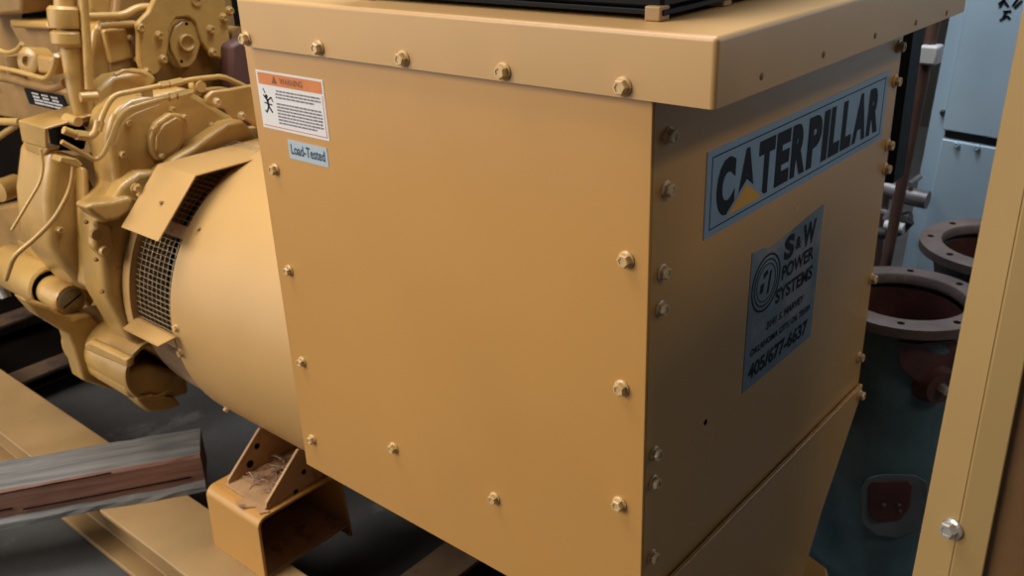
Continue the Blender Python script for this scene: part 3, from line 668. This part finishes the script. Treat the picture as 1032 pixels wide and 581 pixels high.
# ================================================================== RIGHT: STEEL POST (foreground)
def lean(px500, d500, px20):
    a = dep(px500, 500, d500); b = H(px20, 20, 0, a.x)
    k = (b-a)/(b.z-a.z); lo = a+k*(FL-a.z); hi = a+k*(.30-a.z); return lo, hi
sp = root('steel_post', 'yellow painted steel door post with a bolt in the right foreground', 'post', (.02, -.38, FL))
spn = [lean(936, .93, 1030), lean(972, .885, 1066), lean(1007, .86, 1103)]
pf = [p[0] for p in spn]; pt = [p[1] for p in spn]
def wall_strip(i, j, off, th):
    bm = bmesh.new(); a, b = spn[i], spn[j]; o_ = Vector(off)*th
    v = [a[0], b[0], b[1], a[1]]; prism(bm, v, o_); return bm
back = Vector((.85, .35, 0)).normalized()
obj('post_face', wall_strip(0, 1, back, .006), postp, sp, bevel=.001)
obj('post_flange', wall_strip(1, 2, back, .03), postp, sp, bevel=.002)
r3 = lean(1060, .84, 1160)
bm = bmesh.new(); a0, a1 = spn[2]; prism(bm, [a0+back*.006, r3[0]+back*.006, r3[1]+back*.006, a1+back*.006], back*.02)
obj('door_edge', bm, rust, sp, bevel=.001, label='brown rust marked door edge')
wx = spn[2][0]
obj('added_shade_wall', B((wx.x+.06, -.60, FL, wx.x+.55, -.57, .30)), black, sp, bevel=.003)  # unseen wall with its return, added to keep light off the end panel
obj('shade_wall_return', B((wx.x+.03, -.60, FL, wx.x+.06, wx.y-.02, .30)), black, sp, bevel=.003)
e1 = (spn[1][0]-spn[0][0]).normalized(); nrm = e1.cross(Vector((0, 0, 1))).normalized()
if nrm.dot(O-spn[0][0]) < 0: nrm = -nrm
q = spn[0][0]; dd = ray(960, 533); t = (q-O).dot(nrm)/dd.dot(nrm); bolt(sp, O+dd*t, nrm, 1.0, steel, label='bright steel bolt head')

# ================================================================== CASTINGS WITH FLANGES
def casting(cx, cy, zt, r, label, full=True):
    o = root('pipe_casting', label, 'pipe casting', (cx, cy, FL), 'flanged pipe castings behind the generator')
    b = bmesh.new(); lathe(b, (cx, cy, zt), (0, 0, -1), [(r, .002), (r-.003, 0), (r*.735, 0), (r*.72, .004), (r*.72, .022), (r, .022)], 56, closed=True)
    fl = obj('flange', b, flng, o)
    for k in range(8):
        a = 2*PI*(k+.35)/8; p = Vector((cx+r*.865*math.cos(a), cy+r*.865*math.sin(a), zt)); h = bmesh.new(); cyl(h, p+Vector((0, 0, .0005)), p-Vector((0, 0, .004)), r*.045, 12)
        obj('bolt_hole', h, darkin, fl)
    b = bmesh.new(); lathe(b, (cx, cy, zt), (0, 0, -1), [(r*.70, .031), (r*.69, .4), (0, .42)], 48); obj('bore', b, redox, o, label='dark red inner bore')
    b = bmesh.new(); hgt = zt-FL
    lathe(b, (cx, cy, zt-.020), (0, 0, -1), [(r*.80, 0), (r*.80, .03), (r*.76, .06), (r*.76, .2), (r*.80, .28), (r*.82, hgt*.55), (r*.82, hgt-.09), (r*.92, hgt-.06), (r*.92, hgt-.020)], 56)
    obj('body', b, teal, o); return o
k1 = Vector((1.016, .018)); R1 = .162
cs1 = casting(k1.x, k1.y, -.60, R1, 'dark teal cast iron pipe column with dusty flange and dark red pocket, nearest the generator')
cs2 = casting(1.39, -.065, -.585, .175, 'dark cast iron pipe column with a dusty flange, standing against the pale blue cabinet')
# side boss and pocket on the nearer casting (facing the camera)
def on_cyl(px, py, c, r):
    d = ray(px, py); o = Vector((O.x-c.x, O.y-c.y)); a = d.x**2+d.y**2; b = 2*(o.x*d.x+o.y*d.y); cc = o.x**2+o.y**2-r*r
    t = (-b-math.sqrt(max(0, b*b-4*a*cc)))/(2*a); p = O+d*t; return p, Vector((p.x-c.x, p.y-c.y, 0)).normalized()
p, n = on_cyl(944, 388, k1, R1*.8)
b = bmesh.new(); lathe(b, p-n*.03, n, [(.050, 0), (.046, .02), (.036, .035), (.034, .045), (.020, .045), (0, .044)], 28); sb = obj('side_boss', b, redox, cs1, label='dark red side boss')
b = bmesh.new(); lathe(b, p+n*.014, n, [(0, 0), (.011, 0), (.011, .012), (.008, .018), (0, .018)], 6); obj('boss_plug', b, steel, sb, label='bright square plug')
p, n = on_cyl(925, 350, k1, R1*.775)
b = bmesh.new()
def patch(bm, pts, c, r, th):
    A = [bm.verts.new(on_cyl(x, y, c, r)[0]) for x, y in pts]; Bv = [bm.verts.new(on_cyl(x, y, c, r+th)[0]) for x, y in pts]
    n = len(A); bm.faces.new(Bv)
    for i in range(n): bm.faces.new((A[i], Bv[i], Bv[(i+1) % n], A[(i+1) % n]))
    return bm
patch(b, [(905, 345), (925, 347), (962, 343), (975, 360), (965, 392), (940, 398), (922, 383), (908, 370)], k1, R1*.78, .012)
obj('red_patch', b, redox, cs1, label='patch of dark red primer below the flange')
b = bmesh.new()
rim = [(868, 492), (874, 482), (890, 478), (922, 479), (935, 486), (936, 520), (926, 534), (905, 543), (882, 540), (868, 528)]
patch(b, rim, k1, R1*.83, .012); obj('pocket_rim', b, mat('worn_grey_teal', (.115, .135, .14), .5, var=.3, scale=12), cs1, bevel=.004)
b = bmesh.new(); patch(b, [(876, 492), (880, 486), (915, 485), (920, 490), (917, 512), (908, 524), (884, 527), (876, 520)], k1, R1*.83, .0145)
pk = obj('red_pocket', b, redox, cs1, bevel=.002, label='dark red recessed pocket')
for px, py in ((891, 509), (906, 509), (907, 515)):
    p, n = on_cyl(px, py, k1, R1*.83+.0145); b = bmesh.new(); lathe(b, p, n, [(.004, 0), (.0035, .003), (0, .004)], 10); obj('stud', b, greyp, pk)

# ================================================================== CABINET
XC = 1.72
cl0 = H(950, 0, 0, XC); cl1 = H(907, 230, 0, XC)
tilt = math.atan2(cl1.y-cl0.y, cl0.z-cl1.z)      # leans slightly
cb = root('metal_cabinet', 'tall pale blue grey steel cabinet with two doors and black scrawled marks', 'cabinet', (XC, cl1.y, FL))
CW = .95; CDp = .5; CH = 1.95; zt1 = None
# build in a frame whose origin is the lower corner on the visible left edge; -Y runs to the right
def cbox(y0, z0, y1, z1, x0, x1): 
    bm = bmesh.new(); b0 = Vector((XC, cl1.y, FL)); box(bm, b0.x+x0, b0.y-y1, b0.z+z0, b0.x+x1, b0.y-y0, b0.z+z1); return bm
yb = (cl1.z-FL)*math.tan(tilt)
obj('body', cbox(0, 0, CW, CH, .004, CDp), cabm, cb, bevel=.003)
zs = (H(975, 136, 0, XC).z-FL)
def cab_y(px, py):
    p = H(px, py, 0, XC-.02); return p
obj('upper_door', cbox(.040, zs+.012, CW-.02, CH-.03, -.018, .004), cabm, cb, bevel=.003)
obj('lower_door', cbox(.045, .06, CW-.02, zs-.012, -.018, .004), cabm, cb, bevel=.003)
obj('seam_strip', cbox(.045, zs-.012, CW-.02, zs+.012, .001, .005), blk_rub, cb, label='dark gap between the doors')
for yy, zz in ((.085, zs-.02), (.135, zs-.018), (.03, zs+.05), (.03, zs-.18)):
    bolt(cb, Vector((XC-(.018 if yy > .05 and zz < zs else -.004), cl1.y-yy, FL+zz)), NX, .8, blk_rub if yy < .05 else cabm)
mk = bmesh.new()
for (a, b_, c, d_) in ((986, 4, 990, -3), (990, -3, 995, 3), (985, 1, 992, -6), (999, 2, 1004, -6), (1001, 4, 1008, -4), (990, 8, 998, 7), (994, 7, 990, 14), (987, 17, 994, 12), (994, 12, 997, 15)):
    A = H(a, b_, 0, XC-.0185); Bq = H(c, d_, 0, XC-.0185); dv = (Bq-A).normalized(); s_ = Vector((0, -dv.z, dv.y))*.0028
    prism(mk, [A-s_, Bq-s_, Bq+s_, A+s_], (-.0008, 0, 0))
obj('scrawled_marks', mk, inkb, cb, label='black scrawled marks near the top')
cb.rotation_euler = (tilt, 0, 0)

# ================================================================== PIPEWORK AND PANEL BEHIND THE GENERATOR
pr = H(914, 80, 0, .93).y; pz = H(900, 186, 0, .93).z
bpn = root('black_panel', 'black steel box panel standing just behind the far edge of the generator end', 'panel', (.96, .4, FL))
obj('panel_sheet', B((.93, pr, pz, .99, .80, .35)), black, bpn, bevel=.003)
for yy in (.30, .74): obj('leg', B((.94, yy, FL, .98, yy+.04, pz)), black, bpn)
t = root('brown_pipe', 'thin brown upright pipe with a white clamp leaning between the generator and blue cabinet', 'pipe', tuple(H(893, 240, 0, 1.5)*1)[:2]+(FL,))
b = bmesh.new(); A = H(938, 40, 0, 1.5); Bq = H(905, 205, 0, 1.5); dv = (A-Bq)/(A.z-Bq.z)
tube(b, [Bq+dv*(FL-Bq.z), Bq, A, A+dv*.4], .014, n=14, rad=0); obj('shaft', b, brownpipe, t)
b = bmesh.new(); q = H(936, 56, 0, 1.49); box(b, q.x-.02, q.y-.024, q.z-.02, q.x+.03, q.y+.018, q.z+.025); obj('clamp', b, whitep, t, bevel=.006, label='white plastic clamp')
t2 = root('pipe_rack', 'stack of grey pipes and hoses on a brown upright behind the generator', 'pipes', (1.62, .36, FL))
b = bmesh.new(); box(b, 1.66, .30, FL, 1.70, .52, .3); obj('upright', b, brownpipe, t2, bevel=.003)
def hp(x, l, r, m, nm):
    b = bmesh.new(); ptube(b, [(px, py, 0, x) for px, py in l], r, rad=.05); return obj(nm, b, m, t2)
hp(1.60, [(870, 186), (893, 190), (921, 199), (935, 202)], .024, greyp, 'grey_pipe')
hp(1.60, [(870, 212), (893, 214), (905, 221), (918, 218)], .014, greyp, 'hose')
hp(1.58, [(905, 200), (902, 213), (894, 222)], .014, greyp, 'hose')
hp(1.58, [(880, 234), (895, 236), (908, 231), (916, 222)], .016, blk_rub, 'hose')
b = bmesh.new(); q = H(892, 227, 0, 1.56); cyl(b, q, q+Vector((.0, -.05, .0)), .014, 14); obj('white_hose_end', b, whitep, t2, label='white hose end')
for px, py in ((903, 171), (916, 186)):
    b = bmesh.new(); q = H(px, py, 0, 1.58); cyl(b, q, q+Vector((.08, 0, 0)), .007, 10); obj('pipe_stud', b, greyp, t2)

# ================================================================== SETTING
struct('floor', B((-9, -6, FL-.1, 7, 11, FL)), conc)
struct('wall_right', B((5.0, -6, FL, 5.1, 11, 3.2)), wallm)
struct('wall_back', B((-9, 9.0, FL, 5.0, 9.1, 3.2)), wallm)

# ================================================================== CAMERA, LIGHT
cam = bpy.data.cameras.new('camera'); co = bpy.data.objects.new('camera', cam); C.objects.link(co)
R = Matrix(((MR[0][0], -MR[0][1], -MR[0][2]), (MR[1][0], -MR[1][1], -MR[1][2]), (MR[2][0], -MR[2][1], -MR[2][2])))
co.matrix_world = Matrix.Translation(O+Vector((0, 0, HZ))) @ R.to_4x4()
cam.sensor_width = 36; cam.lens = FP/1032*36; cam.clip_start = .02; cam.dof.use_dof = True; cam.dof.focus_distance = 1.15; cam.dof.aperture_fstop = 9.0
bpy.context.scene.camera = co
def area(name, loc, target, sx_, sy_, power, col):
    l = bpy.data.lights.new(name, 'AREA'); l.shape = 'RECTANGLE'; l.size = sx_; l.size_y = sy_; l.energy = power; l.color = col
    o = bpy.data.objects.new(name, l); C.objects.link(o); o.location = loc
    o.rotation_euler = (Vector(target)-Vector(loc)).to_track_quat('-Z', 'Y').to_euler(); return o
area('roof_light', (-3.9, 2.6, 3.5), (0, .9, .9), 3.0, 2.0, 205, (1.0, .94, .84))
area('bay_door_light', (-3.3, 3.9, 1.35), (0, 2.2, 1.1), 4.4, 2.5, 55, (1.0, .95, .88))
area('ceiling_light', (-.6, 1.6, 4.0), (-.1, 1.1, 0), 2.0, 1.0, 75, (1.0, .93, .82))
area('front_light', (.3, -3.1, 4.1), (.3, -.1, 1.3), 1.2, .5, 32, (1.0, .92, .80))
area('cabinet_fill_light', (.9, .5, 3.7), (1.6, .1, .9), 1.0, .8, 85, (.80, .90, 1.0))  # added fill to brighten the cabinet, not an actual lamp of the bay
area('far_bay_light', (4.2, -2.4, 1.9), (.8, 0, .6), 2.2, 2.2, 32, (.80, .90, 1.0))
w = bpy.data.worlds.new('World'); bpy.context.scene.world = w; w.use_nodes = True
w.node_tree.nodes['Background'].inputs[0].default_value = (.55, .60, .68, 1); w.node_tree.nodes['Background'].inputs[1].default_value = .06
vs = bpy.context.scene.view_settings; vs.view_transform = 'Standard'; vs.look = 'None'; vs.gamma = 1; vs.exposure = 0; vs.use_curve_mapping = False
